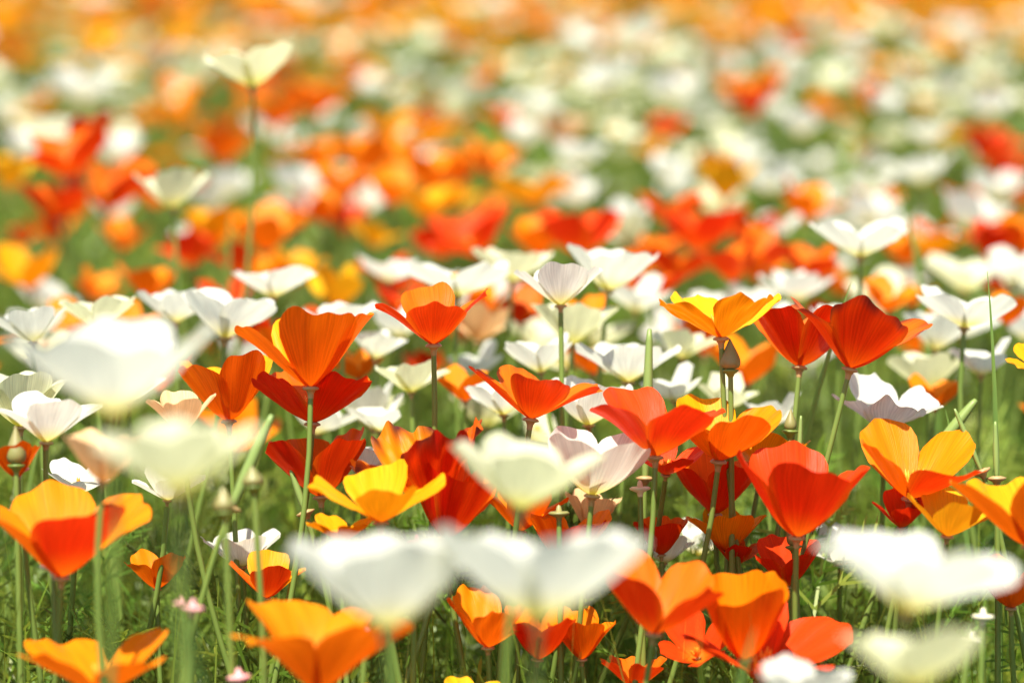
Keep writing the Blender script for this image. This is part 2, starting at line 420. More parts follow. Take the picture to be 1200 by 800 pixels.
# ------------------------------------------------------------------ the poppies one can make out
# base pixel x, y, rim width, rim height (pixels of the photograph), depth / focus depth, variety, lean to the right (deg),
# lean toward the camera (deg), label, extras
H = [
 # --- sharp row
 (508, 404, 132, 56, 1.00, 'R', -2, 2, 'deep red poppy cup standing clear on a bare stem over the wilted bloom', dict(spin=.12, flare=.38)),
 (622, 491, 150, 52, 1.00, 'R', 3, 4, 'wide deep red poppy behind the pale cream cup, orange along its lower flank', dict(spin=.1, dark_rim=.3)),
 (657, 358, 92, 46, 1.08, 'W', 0, 3, 'white poppy cup on a thin upright stem above the wide red poppy', dict(spin=.05)),
 (845, 396, 138, 48, 1.00, 'A', -4, 6, 'amber poppy with crumpled bright yellow rim beside a closed bud', dict(spin=.5, crumple=.35, var2=('Y', (1, 2)))),
 (937, 430, 108, 66, 1.05, 'R', 2, 2, 'red poppy with a glowing orange gap, tucked behind the ragged red poppy', dict(spin=.72)),
 (996, 432, 156, 66, 1.00, 'R', 8, 4, 'large red poppy with dark ragged rim on a slanting stem', dict(spin=.05, dark_rim=.9, flare=.3)),
 (768, 535, 152, 64, .96, 'C', -2, 5, 'broad scarlet orange poppy beside the tall green seed pod', dict(spin=.45, flare=.45)),
 (842, 540, 120, 60, .98, 'O', 6, 8, 'orange red poppy with yellow inner petal on a thin stem below the amber poppy', dict(spin=.35, var2=('A', (2, 3)))),
 (1066, 584, 150, 62, .97, 'O', 2, 14, 'orange poppy with one dark red front petal beside the slanted seed pod', dict(spin=.55, var2=('R', (0,)))),
 (934, 629, 152, 84, .93, 'C', 3, 6, 'large coral red poppy opened wide above feathery leaves', dict(spin=.15, loose=.16)),
 (364, 454, 138, 78, .98, 'O', 3, 6, 'tall orange poppy with yellow inner petals sitting over a red poppy', dict(spin=.2, var2=('A', (2,)))),
 (366, 496, 146, 56, 1.01, 'R', 0, 2, 'red poppy with frayed rim right under the tall orange poppy', dict(spin=.7, crumple=.2, dark_rim=.2)),
 (268, 493, 98, 66, 1.03, 'A', 4, 4, 'amber orange poppy with overlapping front petals beside the tall orange poppy', dict(spin=.75, var2=('O', (0, 3)))),
 (376, 582, 106, 68, 1.01, 'R', -2, 3, 'dark red poppy half hidden behind the thin stems under the frayed red poppy', dict(spin=.6)),
 (507, 588, 132, 78, .97, 'O', -5, 8, 'wilted orange red poppy with shrivelled dark maroon petal edges', dict(spin=.3, crumple=.75, dark_rim=1.0, var2=('R', (0, 1)))),
 (522, 630, 82, 82, .96, 'R', 6, 2, 'narrow half closed red poppy hanging under the wilted bloom', dict(spin=.3, ruffle=1.4)),
 (446, 612, 146, 50, .90, 'A', 3, 4, 'amber poppy with wavy rim in front of the narrow red poppy', dict(spin=.2, ruffle=1.6)),
 (400, 634, 80, 26, .92, 'A', -3, 6, 'small flat amber poppy under the wavy amber poppy', dict(spin=.5)),
 (694, 580, 84, 72, .96, 'W', 3, 2, 'ivory white poppy half closed like a tulip beside the scarlet poppy', dict(spin=.72, flare=.0)),
 (780, 556, 78, 34, 1.02, 'C', 4, 24, 'small coral poppy tucked under the broad scarlet poppy', dict(spin=.3)),
 (838, 602, 92, 58, 1.03, 'R', 0, 4, 'dark red poppy in shade between crossing stems', dict(spin=.5)),
 (892, 552, 104, 40, 1.06, 'A', 3, 10, 'yellow amber poppy behind the orange red poppy', dict(spin=.3)),
 (852, 646, 86, 44, 1.02, 'A', 4, 8, 'low amber poppy in the leaves behind the two crossing stems', dict(spin=.1)),
 (924, 686, 66, 46, 1.0, 'C', 2, 18, 'small crimson poppy low under the large coral poppy', dict(spin=.4)),
 (862, 662, 60, 26, 1.02, 'R', -3, 12, 'small dark crimson poppy lying in the feathery leaves', dict(spin=.1)),
 (1056, 618, 60, 34, .97, 'C', -5, 12, 'small scarlet poppy beside the low yellow poppy', dict(spin=.2)),
 (1110, 628, 104, 44, .94, 'Y', 2, 10, 'low bright yellow poppy behind the flat white bloom', dict(spin=.1)),
 (1206, 640, 168, 82, .88, 'O', -6, 6, 'big orange poppy with yellow rim beside the low yellow poppy', dict(spin=.3, var2=('A', (2,)))),
 (1234, 445, 120, 28, 1.0, 'A', 0, 8, 'amber yellow poppy beyond the tall grass blade', dict(spin=.3)),
 (1185, 712, 80, 46, .95, 'O', 6, 10, 'small orange poppy behind the edge of the flat white bloom', dict(spin=.4)),
 # --- low and near orange ones
 (72, 676, 184, 88, .86, 'O', 4, 8, 'large open orange poppy with red front petals and a shadowed heart', dict(spin=.35, flare=.4, var2=('C', (0,)))),
 (118, 812, 184, 56, .84, 'O', 0, 8, 'broad orange poppy low in the leaves below the large open one', dict(spin=.7)),
 (372, 812, 128, 112, .80, 'O', 2, 2, 'orange poppy with one tall curled petal beside pale green stems', dict(spin=.72, flare=.9, thetas=(48, 30, 36, 60))),
 (312, 700, 76, 42, 1.0, 'R', 4, 10, 'low red poppy with yellow back petal in front of white petals', dict(spin=.1, var2=('A', (2, 1)))),
 (184, 690, 60, 38, 1.02, 'O', -3, 4, 'small orange poppy low between green stems', dict(spin=.7)),
 (766, 742, 126, 74, .85, 'R', 3, 8, 'red poppy with glowing orange base in front of the low scarlet blooms', dict(spin=.75)),
 (892, 800, 170, 80, .90, 'C', 6, 10, 'sprawling scarlet poppy with one drooping orange petal', dict(spin=.4, thetas=(62, 58, 30, 66), flare=.5)),
 (872, 772, 70, 92, .89, 'O', -8, 6, 'upright coral orange poppy leaning on the sprawling scarlet one', dict(spin=.2, flare=.0)),
 (818, 772, 88, 34, .95, 'C', -5, 38, 'scarlet poppy tipped open to show its yellow stamens', dict(spin=.3)),
 (572, 758, 96, 52, .95, 'O', -3, 10, 'frilled orange poppy low under the near white blooms', dict(spin=.4, crumple=.3)),
 (630, 772, 70, 56, .96, 'R', 10, 6, 'low red poppy with folded orange petal beside the frilled orange one', dict(spin=.7, var2=('O', (1,)))),
 (682, 772, 64, 46, .97, 'O', 4, 8, 'small orange poppy low beside the red poppy with glowing base', dict(spin=.1)),
 (742, 806, 74, 34, .97, 'R', 0, 6, 'small dark red poppy low in the grass', dict(spin=.4)),
 (445, 836, 80, 30, .92, 'Y', 0, 6, 'golden poppy low down under the near white pair', dict(spin=.2)),
 (552, 836, 80, 32, .92, 'Y', 2, 6, 'golden poppy low down under the frilled orange one', dict(spin=.5)),
 (610, 622, 86, 46, 1.02, 'O', -5, 10, 'orange poppy seen over the near white blooms beside a dark spent head', dict(spin=.2)),
 (662, 660, 90, 56, 1.0, 'O', 5, 8, 'orange red poppy behind the near white blooms', dict(spin=.6, var2=('R', (0,)))),
 (690, 620, 60, 40, 1.06, 'P', 4, 6, 'peach coloured poppy low under the ivory half closed poppy', dict(spin=.2)),
 (775, 650, 50, 40, 1.03, 'R', 0, 3, 'small dark red poppy bloom in the shade under the scarlet poppy', dict(spin=.2)),
 (120, 565, 82, 58, .80, 'P', 6, 4, 'soft peach poppy half hidden behind the near cream bloom', dict(spin=.7)),
 (214, 506, 76, 40, .97, 'P', 0, 6, 'peach and yellow poppy beside the amber orange poppy', dict(spin=.2)),
 (20, 560, 50, 40, .92, 'O', -6, 4, 'small orange poppy behind the ivory open poppy', dict(spin=.2)),
 (400, 778, 60, 40, 1.0, 'C', 6, 6, 'small scarlet poppy low between the near blooms', dict(spin=.5)),
 # --- near, strongly blurred whites
 (134, 486, 248, 94, .58, 'W', 0, 0, 'tall near white poppy cup, largest of the blooms, lit strip down its side', dict(spin=.05, flare=.0, bowl=.55, thetas=(40, 42, 40, 42))),
 (210, 578, 196, 70, .50, 'G', -2, 9, 'near cream poppy with yellow base just under the tall white cup', dict(spin=.05, thetas=(44, 52, 46, 54))),
 (610, 596, 160, 78, .69, 'G', 1, 5, 'near cream poppy cup glowing in front of the wide red poppy', dict(spin=.1, bowl=.55, thetas=(38, 42, 40, 42))),
 (452, 736, 180, 104, .57, 'W', -6, 2, 'near white poppy, narrower one of the touching pair', dict(spin=.15, bowl=.5, thetas=(34, 42, 36, 42))),
 (630, 726, 262, 98, .55, 'W', 3, 2, 'near white poppy, wider one of the touching pair', dict(spin=.62, bowl=.5, thetas=(44, 44, 42, 46))),
 (1062, 716, 262, 66, .60, 'W', 4, -4, 'near white poppy opened flat, beside the low yellow poppy', dict(spin=.3, flare=.35, thetas=(52, 62, 54, 62))),
 (1072, 806, 168, 60, .55, 'G', 0, -2, 'near greenish cream poppy under the flat white bloom', dict(spin=.4)),
 (940, 832, 110, 46, .70, 'W', 0, 6, 'near white poppy low beside the greenish cream bloom', dict(spin=.4)),
 # --- whites around the sharp row
 (54, 518, 104, 50, .93, 'W', 4, 8, 'ivory open poppy with shaded inside beside the tall near cup', dict(spin=.4, flare=.4)),
 (24, 500, 82, 62, 1.04, 'G', 0, 2, 'cream poppy behind the ivory open poppy', dict(spin=.3)),
 (92, 578, 80, 30, 1.0, 'W', 4, 10, 'small white poppy behind the large open orange poppy', dict(spin=.6)),
 (196, 586, 70, 34, 1.0, 'W', 5, 10, 'small white poppy under the near cream bloom', dict(spin=.4)),
 (284, 664, 84, 40, 1.04, 'W', 4, 12, 'low white poppy behind the low red and yellow poppy', dict(spin=.2)),
 (713, 340, 104, 46, 1.20, 'W', 3, 3, 'white poppy with creamy base behind the upright white cup', dict(spin=.3)),
 (535, 347, 128, 38, 1.22, 'W', 0, 2, 'wide white poppy behind the clear red cup', dict(spin=.7)),
 (600, 330, 90, 34, 1.32, 'G', 0, 2, 'cream poppy between the wide white poppy and the upright cup', dict(spin=.2)),
 (671, 404, 84, 48, 1.18, 'G', 0, 2, 'round cream poppy just behind the stem of the upright white cup', dict(spin=.1)),
 (482, 460, 74, 34, 1.13, 'G', 0, 3, 'small cream poppy low behind the clear red cup', dict(spin=.3)),
 (736, 448, 122, 42, 1.12, 'W', 2, 6, 'broad white poppy with folded petals beside the tip of the seed pod', dict(spin=.1)),
 (690, 498, 96, 48, 1.08, 'W', 0, 8, 'white poppy low behind the wide red poppy', dict(spin=.4)),
 (590, 486, 74, 40, 1.10, 'W', -5, 6, 'white poppy peeping past the wide red poppy', dict(spin=.4)),
 (634, 436, 66, 40, 1.14, 'W', 0, 4, 'white poppy standing right above the wide red poppy', dict(spin=.7)),
 (1008, 301, 104, 40, 1.24, 'W', 0, 4, 'white poppy opened flat on a thin stem above the ragged red poppy', dict(spin=.72)),
 (1130, 384, 116, 34, 1.13, 'W', 4, 4, 'smooth white saucer shaped poppy beside the tall grass blade', dict(spin=.5)),
 (1036, 502, 112, 46, 1.07, 'W', 2, 10, 'double looking white poppy with crowded ruffled petals', dict(spin=.2, ruffle=1.8, crumple=.25)),
 (985, 395, 60, 34, 1.2, 'W', 0, 4, 'white poppy behind the rim of the ragged red poppy', dict(spin=.2)),
 (1095, 410, 70, 40, 1.25, 'W', 0, 4, 'white poppy behind the saucer shaped one', dict(spin=.2)),
 (264, 396, 98, 52, 1.14, 'W', 2, 3, 'white poppy funnel with yellow base above the amber orange poppy', dict(spin=.7, flare=.5)),
 (206, 378, 80, 38, 1.2, 'W', -2, 3, 'white poppy beside the funnel shaped white one', dict(spin=.3)),
 (114, 384, 84, 36, 1.14, 'G', 0, 2, 'cream poppy with cupped petals behind the tall near cup', dict(spin=.7)),
 (38, 402, 86, 38, 1.12, 'W', 0, 2, 'white poppy behind the rim of the tall near cup', dict(spin=.3)),
 (320, 348, 96, 34, 1.24, 'W', 2, 4, 'white poppy with spread petals above the tall orange poppy', dict(spin=.6)),
 (400, 386, 84, 28, 1.2, 'W', 0, 4, 'white poppy beside the tall orange poppy', dict(spin=.2)),
 (440, 420, 60, 30, 1.2, 'W', 0, 4, 'small white poppy beside the tall orange and clear red poppies', dict(spin=.2)),
 (425, 560, 54, 36, 1.05, 'W', 0, 3, 'white poppy beside the dark red poppy under the frayed one', dict(spin=.2)),
 (778, 660, 60, 30, 1.05, 'W', 4, 4, 'white poppy low in the shade under the scarlet poppy', dict(spin=.2)),
 (820, 650, 90, 34, 1.12, 'W', 2, 4, 'white poppy behind the crossing stems', dict(spin=.4)),
 (985, 662, 110, 40, 1.08, 'W', 2, 8, 'white poppy behind the large coral poppy', dict(spin=.4)),
 (296, 102, 98, 46, 1.36, 'G', 2, 3, 'pale cream poppy on the tallest stem, high over all others', dict(spin=.72)),
 (203, 244, 74, 40, 1.40, 'G', 0, 5, 'small pale cream poppy on a tall stem, lower than the tallest one', dict(spin=.3)),
]

# poppies farther back: base pixel, width, height, depth, variety
B = [
 (150, 470, 70, 34, 1.1, 'W'), (330, 420, 66, 30, 1.16, 'O'), (445, 505, 60, 30, 1.08, 'W'), (545, 470, 60, 30, 1.1, 'O'), (800, 420, 66, 30, 1.15, 'G'), (790, 470, 60, 30, 1.1, 'W'), (905, 500, 60, 30, 1.09, 'W'),
 (1150, 440, 74, 34, 1.12, 'W'), (1095, 480, 56, 28, 1.12, 'O'), (690, 385, 66, 30, 1.2, 'O'), (520, 380, 70, 32, 1.24, 'W'), (850, 480, 60, 30, 1.12, 'G'), (60, 450, 70, 34, 1.1, 'W'), (1010, 420, 70, 30, 1.18, 'G'), (1180, 380, 60, 30, 1.22, 'O'),
 (36, 338, 86, 40, 1.45, 'A'), (78, 208, 96, 66, 1.45, 'R'), (70, 258, 84, 40, 1.45, 'R'), (104, 182, 60, 44, 1.5, 'R'), (460, 240, 76, 38, 1.6, 'O'), (405, 232, 70, 36, 1.65, 'O'), (575, 205, 60, 34, 1.75, 'O'), (380, 262, 60, 32, 1.6, 'O'), (470, 200, 64, 34, 1.8, 'O'), (126, 246, 70, 50, 1.55, 'R'), (170, 230, 70, 40, 1.6, 'R'),
 (145, 292, 60, 30, 1.6, 'O'), (250, 292, 70, 44, 1.5, 'A'), (312, 296, 84, 46, 1.5, 'O'), (226, 312, 80, 34, 1.45, 'C'), (280, 322, 80, 30, 1.4, 'R'), (345, 268, 60, 32, 1.6, 'O'),
 (395, 360, 66, 38, 1.35, 'Y'), (175, 350, 70, 36, 1.35, 'O'), (110, 350, 60, 26, 1.4, 'O'), (150, 395, 70, 32, 1.25, 'O'), (500, 256, 84, 36, 1.55, 'A'), (508, 222, 84, 44, 1.65, 'O'),
 (440, 290, 58, 26, 1.55, 'Y'), (625, 242, 76, 44, 1.65, 'A'), (560, 300, 108, 44, 1.45, 'C'), (520, 302, 70, 34, 1.5, 'C'), (632, 300, 84, 40, 1.45, 'O'), (680, 300, 98, 54, 1.42, 'C'), (734, 262, 46, 24, 1.6, 'W'),
 (738, 292, 40, 36, 1.5, 'G'), (816, 296, 112, 62, 1.42, 'C'), (786, 262, 74, 36, 1.55, 'R'), (850, 236, 64, 44, 1.65, 'Y'), (902, 226, 60, 30, 1.75, 'W'), (942, 258, 78, 36, 1.55, 'O'),
 (880, 285, 66, 36, 1.5, 'R'), (908, 280, 50, 26, 1.5, 'W'), (1022, 228, 56, 26, 1.7, 'W'), (1136, 270, 80, 40, 1.5, 'W'), (1092, 302, 70, 36, 1.45, 'A'), (1060, 310, 60, 34, 1.5, 'O'),
 (1160, 306, 64, 38, 1.45, 'C'), (1200, 300, 60, 40, 1.45, 'O'), (1130, 340, 96, 36, 1.35, 'G'), (1185, 330, 60, 34, 1.35, 'W'), (934, 352, 80, 34, 1.28, 'W'), (860, 330, 90, 40, 1.35, 'R'), (900, 315, 80, 34, 1.4, 'R'),
 (950, 330, 74, 34, 1.35, 'R'), (790, 330, 74, 40, 1.4, 'R'), (765, 350, 60, 30, 1.3, 'R'), (745, 365, 70, 34, 1.25, 'W'), (900, 385, 56, 30, 1.22, 'W'), (875, 450, 84, 46, 1.2, 'O'), (1040, 365, 70, 30, 1.25, 'O'),
 (610, 380, 70, 30, 1.25, 'R'), (560, 400, 80, 34, 1.22, 'P'), (560, 372, 70, 36, 1.25, 'O'), (470, 395, 60, 34, 1.22, 'W'), (455, 330, 80, 30, 1.3, 'W'), (470, 372, 60, 34, 1.28, 'C'), (420, 445, 60, 30, 1.15, 'O'), (560, 440, 60, 30, 1.18, 'W'),
 (95, 120, 68, 34, 1.9, 'W'), (712, 108, 60, 32, 2.0, 'W'), (788, 122, 64, 32, 2.0, 'W'), (745, 52, 64, 30, 2.3, 'W'), (370, 136, 56, 36, 1.9, 'O'), (325, 150, 50, 30, 1.9, 'O'), (262, 190, 60, 36, 1.8, 'O'), (375, 200, 60, 34, 1.8, 'O'),
 (270, 232, 60, 34, 1.75, 'W'), (350, 232, 70, 34, 1.7, 'W'), (340, 260, 66, 30, 1.6, 'W'), (135, 192, 54, 36, 1.8, 'W'), (22, 184, 50, 30, 1.8, 'W'), (12, 222, 50, 40, 1.65, 'Y'), (592, 152, 50, 26, 2.0, 'R'), (616, 170, 40, 28, 1.9, 'W'),
 (660, 172, 56, 34, 1.9, 'P'), (678, 195, 56, 28, 1.8, 'W'), (455, 160, 60, 30, 1.9, 'A'), (510, 168, 50, 30, 1.9, 'A'), (430, 205, 80, 40, 1.75, 'O'), (540, 215, 60, 34, 1.75, 'O'), (780, 210, 40, 26, 1.75, 'W'), (680, 240, 60, 26, 1.65, 'W'),
 (880, 138, 36, 34, 1.9, 'C'), (940, 160, 56, 30, 1.85, 'W'), (1085, 170, 60, 30, 1.85, 'W'), (1160, 140, 60, 32, 1.9, 'W'), (1155, 190, 50, 34, 1.8, 'C'), (1080, 215, 80, 34, 1.7, 'W'), (1170, 235, 60, 34, 1.65, 'W'), (1020, 262, 60, 34, 1.55, 'W'), (840, 210, 44, 30, 1.8, 'A'),
]

COLNAME = {'R': 'red', 'C': 'scarlet', 'O': 'orange', 'A': 'amber', 'Y': 'yellow', 'W': 'white', 'G': 'cream', 'P': 'peach'}


def px_poppy(bx, by, w, h, k):
    base = at(bx, by, k)
    sc = k * D / FPX
    # rim height is foreshortened and part of it is the far rim
    hh = max(h * 1.06, 8)
    th = math.atan2(w * 0.5, hh)
    L = math.hypot(w * 0.5, hh) * sc * 1.10
    return base, L, th


boxes = []
hero_count = 0
for i, (bx, by, w, h, k, var, lx, ly, label, ex) in enumerate(H):
    k = 1 + (k - 1) * (0.55 if .84 < k < 1.1 else 0.64 if k < .84 else 0.68)
    if k < .84: w, h = w * .88, h * 1.12
    lx += rng.normal(0, 4); ly += rng.normal(0, 4)
    base, L, th = px_poppy(bx, by, w, h, k)
    L = min(L, 0.062)
    axis = np.array((math.sin(R(lx)), -math.sin(R(ly - 11)), 1.0)); axis /= np.linalg.norm(axis)
    ex = dict(ex); ex.setdefault('crumple', .07)
    build_poppy(base, axis, L, th, var, label, None, 1000 + i, res=(33, 20) if ex['crumple'] > .1 or ex.get('dark_rim') else (21, 16), **ex)
    boxes.append((bx - w / 2, by - h, bx + w / 2, by, k))
    hero_count += 1

# ------------------------------------------------------------------ shared shapes for the rest of the field
OPENING = (34, 42, 48, 55, 62, 52, 45, 22, 72)
PROTO = {}
for var in VAR:
    lst = []
    for q in range(9):
        r = np.random.default_rng(ord(var) * 10 + q)
        th = R(OPENING[q])
        lst.append(poppy_petals(1.0, th, var, r, r.uniform(-.8, .8), res=(6, 6), loose=.2, ruffle=1.3, drop=(1,) if q == 5 else ()))
    PROTO[var] = lst
PROTO_MESH = {}


def proto_meshes(var, q):
    if (var, q) not in PROTO_MESH:
        ps = [make_mesh('petal', P, F, M_PETAL_WHITE if var in 'WG' else M_PETAL, {'outer': o, 'inner': i}, uv) for P, F, o, i, uv in PROTO[var][q]]
        V, F = lathe(RIM_PROF, 8); V = V / 0.038
        rim = make_mesh('receptacle', V, F, M_RIM)
        V, F = stamens_geo(1.0, np.random.default_rng(q))
        PROTO_MESH[(var, q)] = (ps, rim, make_mesh('stamens', V, F, M_STAMEN))
    return PROTO_MESH[(var, q)]


def shared_poppy(base, axis, L, var, q, spin, label, group):
    """individual built from shared petal shapes"""
    ground = np.array((base[0] - axis[0] * base[2] * 0.6, base[1] - axis[1] * base[2] * 0.6, -0.004))
    root = thing('poppy', ground, label, 'poppy', group)
    ps, rim, st = proto_meshes(var, q)
    M = frame(axis, spin)
    mw = Matrix([list(M[i] * L) + [float((base - ground)[i])] for i in range(3)] + [[0, 0, 0, 1]])
    for me in ps:
        o = link('petal', me, root); o.matrix_local = mw
    o = link('receptacle', rim, root); o.matrix_local = mw
    o = link('stamens', st, root); o.matrix_local = mw
    P = stem_path(base, axis, ground, 9, float(rng.normal(0, .04)))
    V, F = tube(P, np.linspace(0.0011, 0.0016, len(P)), 6)
    link('stem', make_mesh('stem', V - ground, F, M_STEM), root)


def q_for(th):
    return int(np.argmin(np.abs(np.radians(OPENING) - th) + rng.uniform(0, 0.06, 9)))


PENDING = []          # farther poppies, built once all are placed so that each label can name its neighbours


def build_pending():
    pos = np.array([p[0] for p in PENDING])
    for n_, (base, axis, L, var, q, spin, k) in enumerate(PENDING):
        d = np.linalg.norm(pos - base, axis=1); d[n_] = 9
        o = np.argsort(d)[:2]
        c = COLNAME[var]
        shape = ('half closed', 'cupped', 'cupped', 'open', 'wide open', 'open', 'cupped', 'half closed', 'wide open')[q]
        size = 'small ' if L < .033 else 'large ' if L > .041 else ''
        n1, n2 = (COLNAME[PENDING[j][3]] for j in o)
        near = f'two {n1} ones' if n1 == n2 else f'{n1} and {n2} ones'
        if k < 1.36: where, g = 'just behind the sharp flowers', 'just behind the sharp flowers'
        elif k < 1.9: where, g = 'in the middle rows', 'in the middle rows'
        else: where, g = 'far back in the field', 'far back in the field'
        shared_poppy(base, axis, L, var, q, spin, f'{size}{shape} {c} poppy beside {near} {where}', f'{size}{shape} {c} poppies {g}')


for i, (bx, by, w, h, k, var) in enumerate(B):
    base, L, th = px_poppy(bx, by, w, h, k)
    L = min(max(L, 0.026), 0.050)
    axis = np.array((rng.normal(0, .08), rng.normal(.08, .08), 1.0)); axis /= np.linalg.norm(axis)
    PENDING.append((base, axis, L, var, q_for(th), rng.uniform(-.8, .8), k))
    boxes.append((bx - w / 2, by - h, bx + w / 2, by, k))
    hero_count += 1


# ------------------------------------------------------------------ fill of the field
def weights(px, py):
    """chance of each colour in the drifts of the field, by where the drift lies"""
    if py < 30:   w = dict(O=4, A=6, Y=2, C=.4, W=.5, G=1.6)
    elif py < 75:
        if px < 380: w = dict(O=2.8, A=3.4, Y=.8, C=.3, W=1.2, G=2.6)
        elif 480 < px < 680: w = dict(O=3, A=3, Y=.8, C=.2, W=1.4, G=2.2)
        else: w = dict(O=1.2, A=1.8, Y=.6, C=.1, W=2.2, G=3)
    elif py < 170:
        if px < 420: w = dict(O=1.4, A=1.6, Y=.4, C=.1, W=2.4, G=2.8)
        elif px < 680: w = dict(O=.8, A=1.0, C=.2, W=3, G=3)
        else: w = dict(O=.9, A=1.0, C=.4, W=2.8, G=3)
    elif py < 255:
        if px < 180: w = dict(R=3, C=2, O=1, W=1.5)
        elif px < 560: w = dict(O=3, A=1.5, W=2.5, G=.6)
        elif px < 760: w = dict(W=3, O=1.2, A=1, R=.5, G=1)
        else: w = dict(W=3, O=1, A=.6, C=.6, G=1)
    elif py < 350:
        if px < 420: w = dict(O=2.5, R=1, A=1, W=2, C=.6)
        elif px < 960: w = dict(R=3, C=2, O=1.5, W=1.4)
        else: w = dict(O=2.4, W=2, C=1, A=.8)
    else: w = dict(W=3, O=1.4, R=1, G=1.5, C=.5)
    return w


def field_points(d0, d1, dens, wfac, wadd):
    pts = []
    cell = 1 / math.sqrt(dens)
    y = d0
    while y < d1:
        hw = 0.172 * y * wfac + wadd
        x = -hw
        while x < hw:
            pts.append((x + rng.uniform(-.45, .45) * cell, y + rng.uniform(-.45, .45) * cell))
            x += cell
        y += cell
    return pts


cand = []
for x, y in field_points(1.10 * D, 6.4 * D, 165, 1.2, 0.25):
    k0 = y / D
    # loose drifts: thin the field out here and there
    patch = math.sin(x * 2.3 + 1.3 * math.sin(y * 1.7)) * math.cos(y * 2.9 + x)
    if rng.random() < 0.16 + 0.22 * patch: continue
    z = float(np.clip(rng.normal(0.325, 0.04), 0.22, 0.44))
    if k0 < 1.6: z = min(z, 0.31)
    px, py, k = to_px((x, y, z))
    w = weights(px, py)
    p = np.array(list(w.values())) / sum(w.values())
    cell = (int((x + .06 * math.sin(y * 7)) / .21 + 100), int((y + .1 * math.sin(x * 9)) / .42))
    crng = np.random.default_rng(cell[0] * 977 + cell[1])
    var = (crng if rng.random() < .6 else rng).choice(list(w.keys()), p=p)
    L = rng.uniform(0.025, 0.038)
    wp = L * 1.4 / (k * D) * FPX
    inside = -wp / 2 < px < 1200 + wp / 2 and -wp * .2 < py < 820
    hit = False
    if inside:
        for (x0, y0, x1, y1, kb) in boxes:
            if k < kb + 0.02 and px + wp * .45 > x0 and px - wp * .45 < x1 and py > y0 - 4 and py - wp * .5 < y1:
                hit = True; break
    if hit: continue
    cand.append((inside, wp, x, y, z, k, str(var), L))
# beside the frame, where only another viewpoint would look
for x, y in field_points(0.62 * D, 1.2 * D, 70, 1.0, 0.75):
    z = float(np.clip(rng.normal(0.34, 0.05), 0.2, 0.45)); L = rng.uniform(0.03, 0.042)
    px, py, k = to_px((x, y, z))
    if -130 / k < px < 1200 + 130 / k: continue
    cand.append((False, 0, x, y, z, k, str(rng.choice(list('RRCOOAAWWWGY'))), L))

cand.sort(key=lambda c: (-c[0], -c[1]))
ROOM = max(0, 296 - hero_count)
fillV, fillF, fillO, fillI, fillU, off = [], [], [], [], [], 0
stemV, stemF, soff = [], [], 0
for n_, (inside, wp, x, y, z, k, var, L) in enumerate(cand):
    base = np.array((x, y, z))
    axis = np.array((rng.normal(0, .18), rng.normal(.05, .18), 1.0)); axis /= np.linalg.norm(axis)
    q = int(rng.integers(0, 9)); spin = rng.uniform(0, 6.28)
    if n_ < ROOM and inside:
        PENDING.append((base, axis, L, var, q, spin, k))
        continue
    M = frame(axis, spin) * L
    for P, F, o, i_, uv in PROTO[var][q]:
        fillV.append(P @ M.T + base); fillF.append(F + off); fillO.append(o); fillI.append(i_); fillU.append(uv); off += len(P)
    g = np.array((base[0] - axis[0] * z * .6, base[1] - axis[1] * z * .6, -0.004))
    V, F = tube(stem_path(base, axis, g, 5), np.linspace(0.0010, 0.0014, 5), 4)
    stemV.append(V); stemF.append(F + soff); soff += len(V)
build_pending()
me = make_mesh('poppy_drift', np.concatenate(fillV), np.concatenate(fillF), M_PETAL, {'outer': np.concatenate(fillO), 'inner': np.concatenate(fillI)}, np.concatenate(fillU))
drift = tag(link('poppy_drift', me), 'mass of far orange, white and red poppies melting into soft colour', 'poppies', kind='stuff')
st = link('stem', make_mesh('stem', np.concatenate(stemV), np.concatenate(stemF), M_STEM), drift)
st['kind'] = 'stuff'
print('poppies: heroes', hero_count, 'all', hero_count + len(cand), 'in view', hero_count + sum(c[0] for c in cand))


# ------------------------------------------------------------------ buds, pods, spent heads, grass blades
def build_stalk(name, tip_px, foot_px, k, head, label, cat, group=None, stem_r=0.0013, k2=None, mat=None):
    """a stalk whose head sits at tip_px and which passes foot_px lower down, carried on to the soil"""
    tip = at(*tip_px, k); low = at(*foot_px, k2 or k)
    d = tip - low; d /= np.linalg.norm(d)
    g = low - np.array((d[0] * low[2] * .5, d[1] * low[2] * .5, 0)); g[2] = -0.004
    root = thing(name, g, label, cat, group)
    hl = 0.0
    for part, V, F, m in head:
        V = V @ frame(d).T + tip - g
        link(part, make_mesh(part, V, F, m), root)
    P = bezier(tip, tip - d * np.linalg.norm(tip - low) * .5, low - d * .03, g, 16)
    V, F = tube(P, np.linspace(stem_r, stem_r * 1.4, 16), 8)
    link('stem', make_mesh('stem', V - g, F, mat or M_STEM), root)


def bud_head(l=0.019, w=0.0042):
    t = np.linspace(0, 1, 12)
    prof = np.stack((w * np.sin(math.pi * np.clip(t, 0, 1) ** 0.62) ** 0.8 * (1 - .55 * t) * 1.25 + 0.0002, t * l), 1)
    V, F = lathe(prof, 12)
    a = np.arctan2(V[:, 1], V[:, 0]); V[:, :2] *= (1 + .05 * np.cos(6 * a))[:, None]
    V2, F2 = lathe([(0.0013, -0.004), (0.0022, -0.002), (0.0044, -0.0004), (0.0045, 0.0003), (0.002, 0.0008)], 12)
    return [('bud_cap', V, F, M_BUD), ('receptacle', V2, F2, M_STEM)]


def disc_head(m, s=1.0):
    V, F = lathe([(0.0014 * s, -0.005 * s), (0.0020 * s, -0.0025 * s), (0.0058 * s, -0.0008 * s), (0.0064 * s, 0.0002 * s), (0.0050 * s, 0.001 * s), (0.0018 * s, 0.0008 * s), (0.0013 * s, 0.004 * s), (0.0001, 0.005 * s)], 14)
    return [('receptacle', V, F, m)]


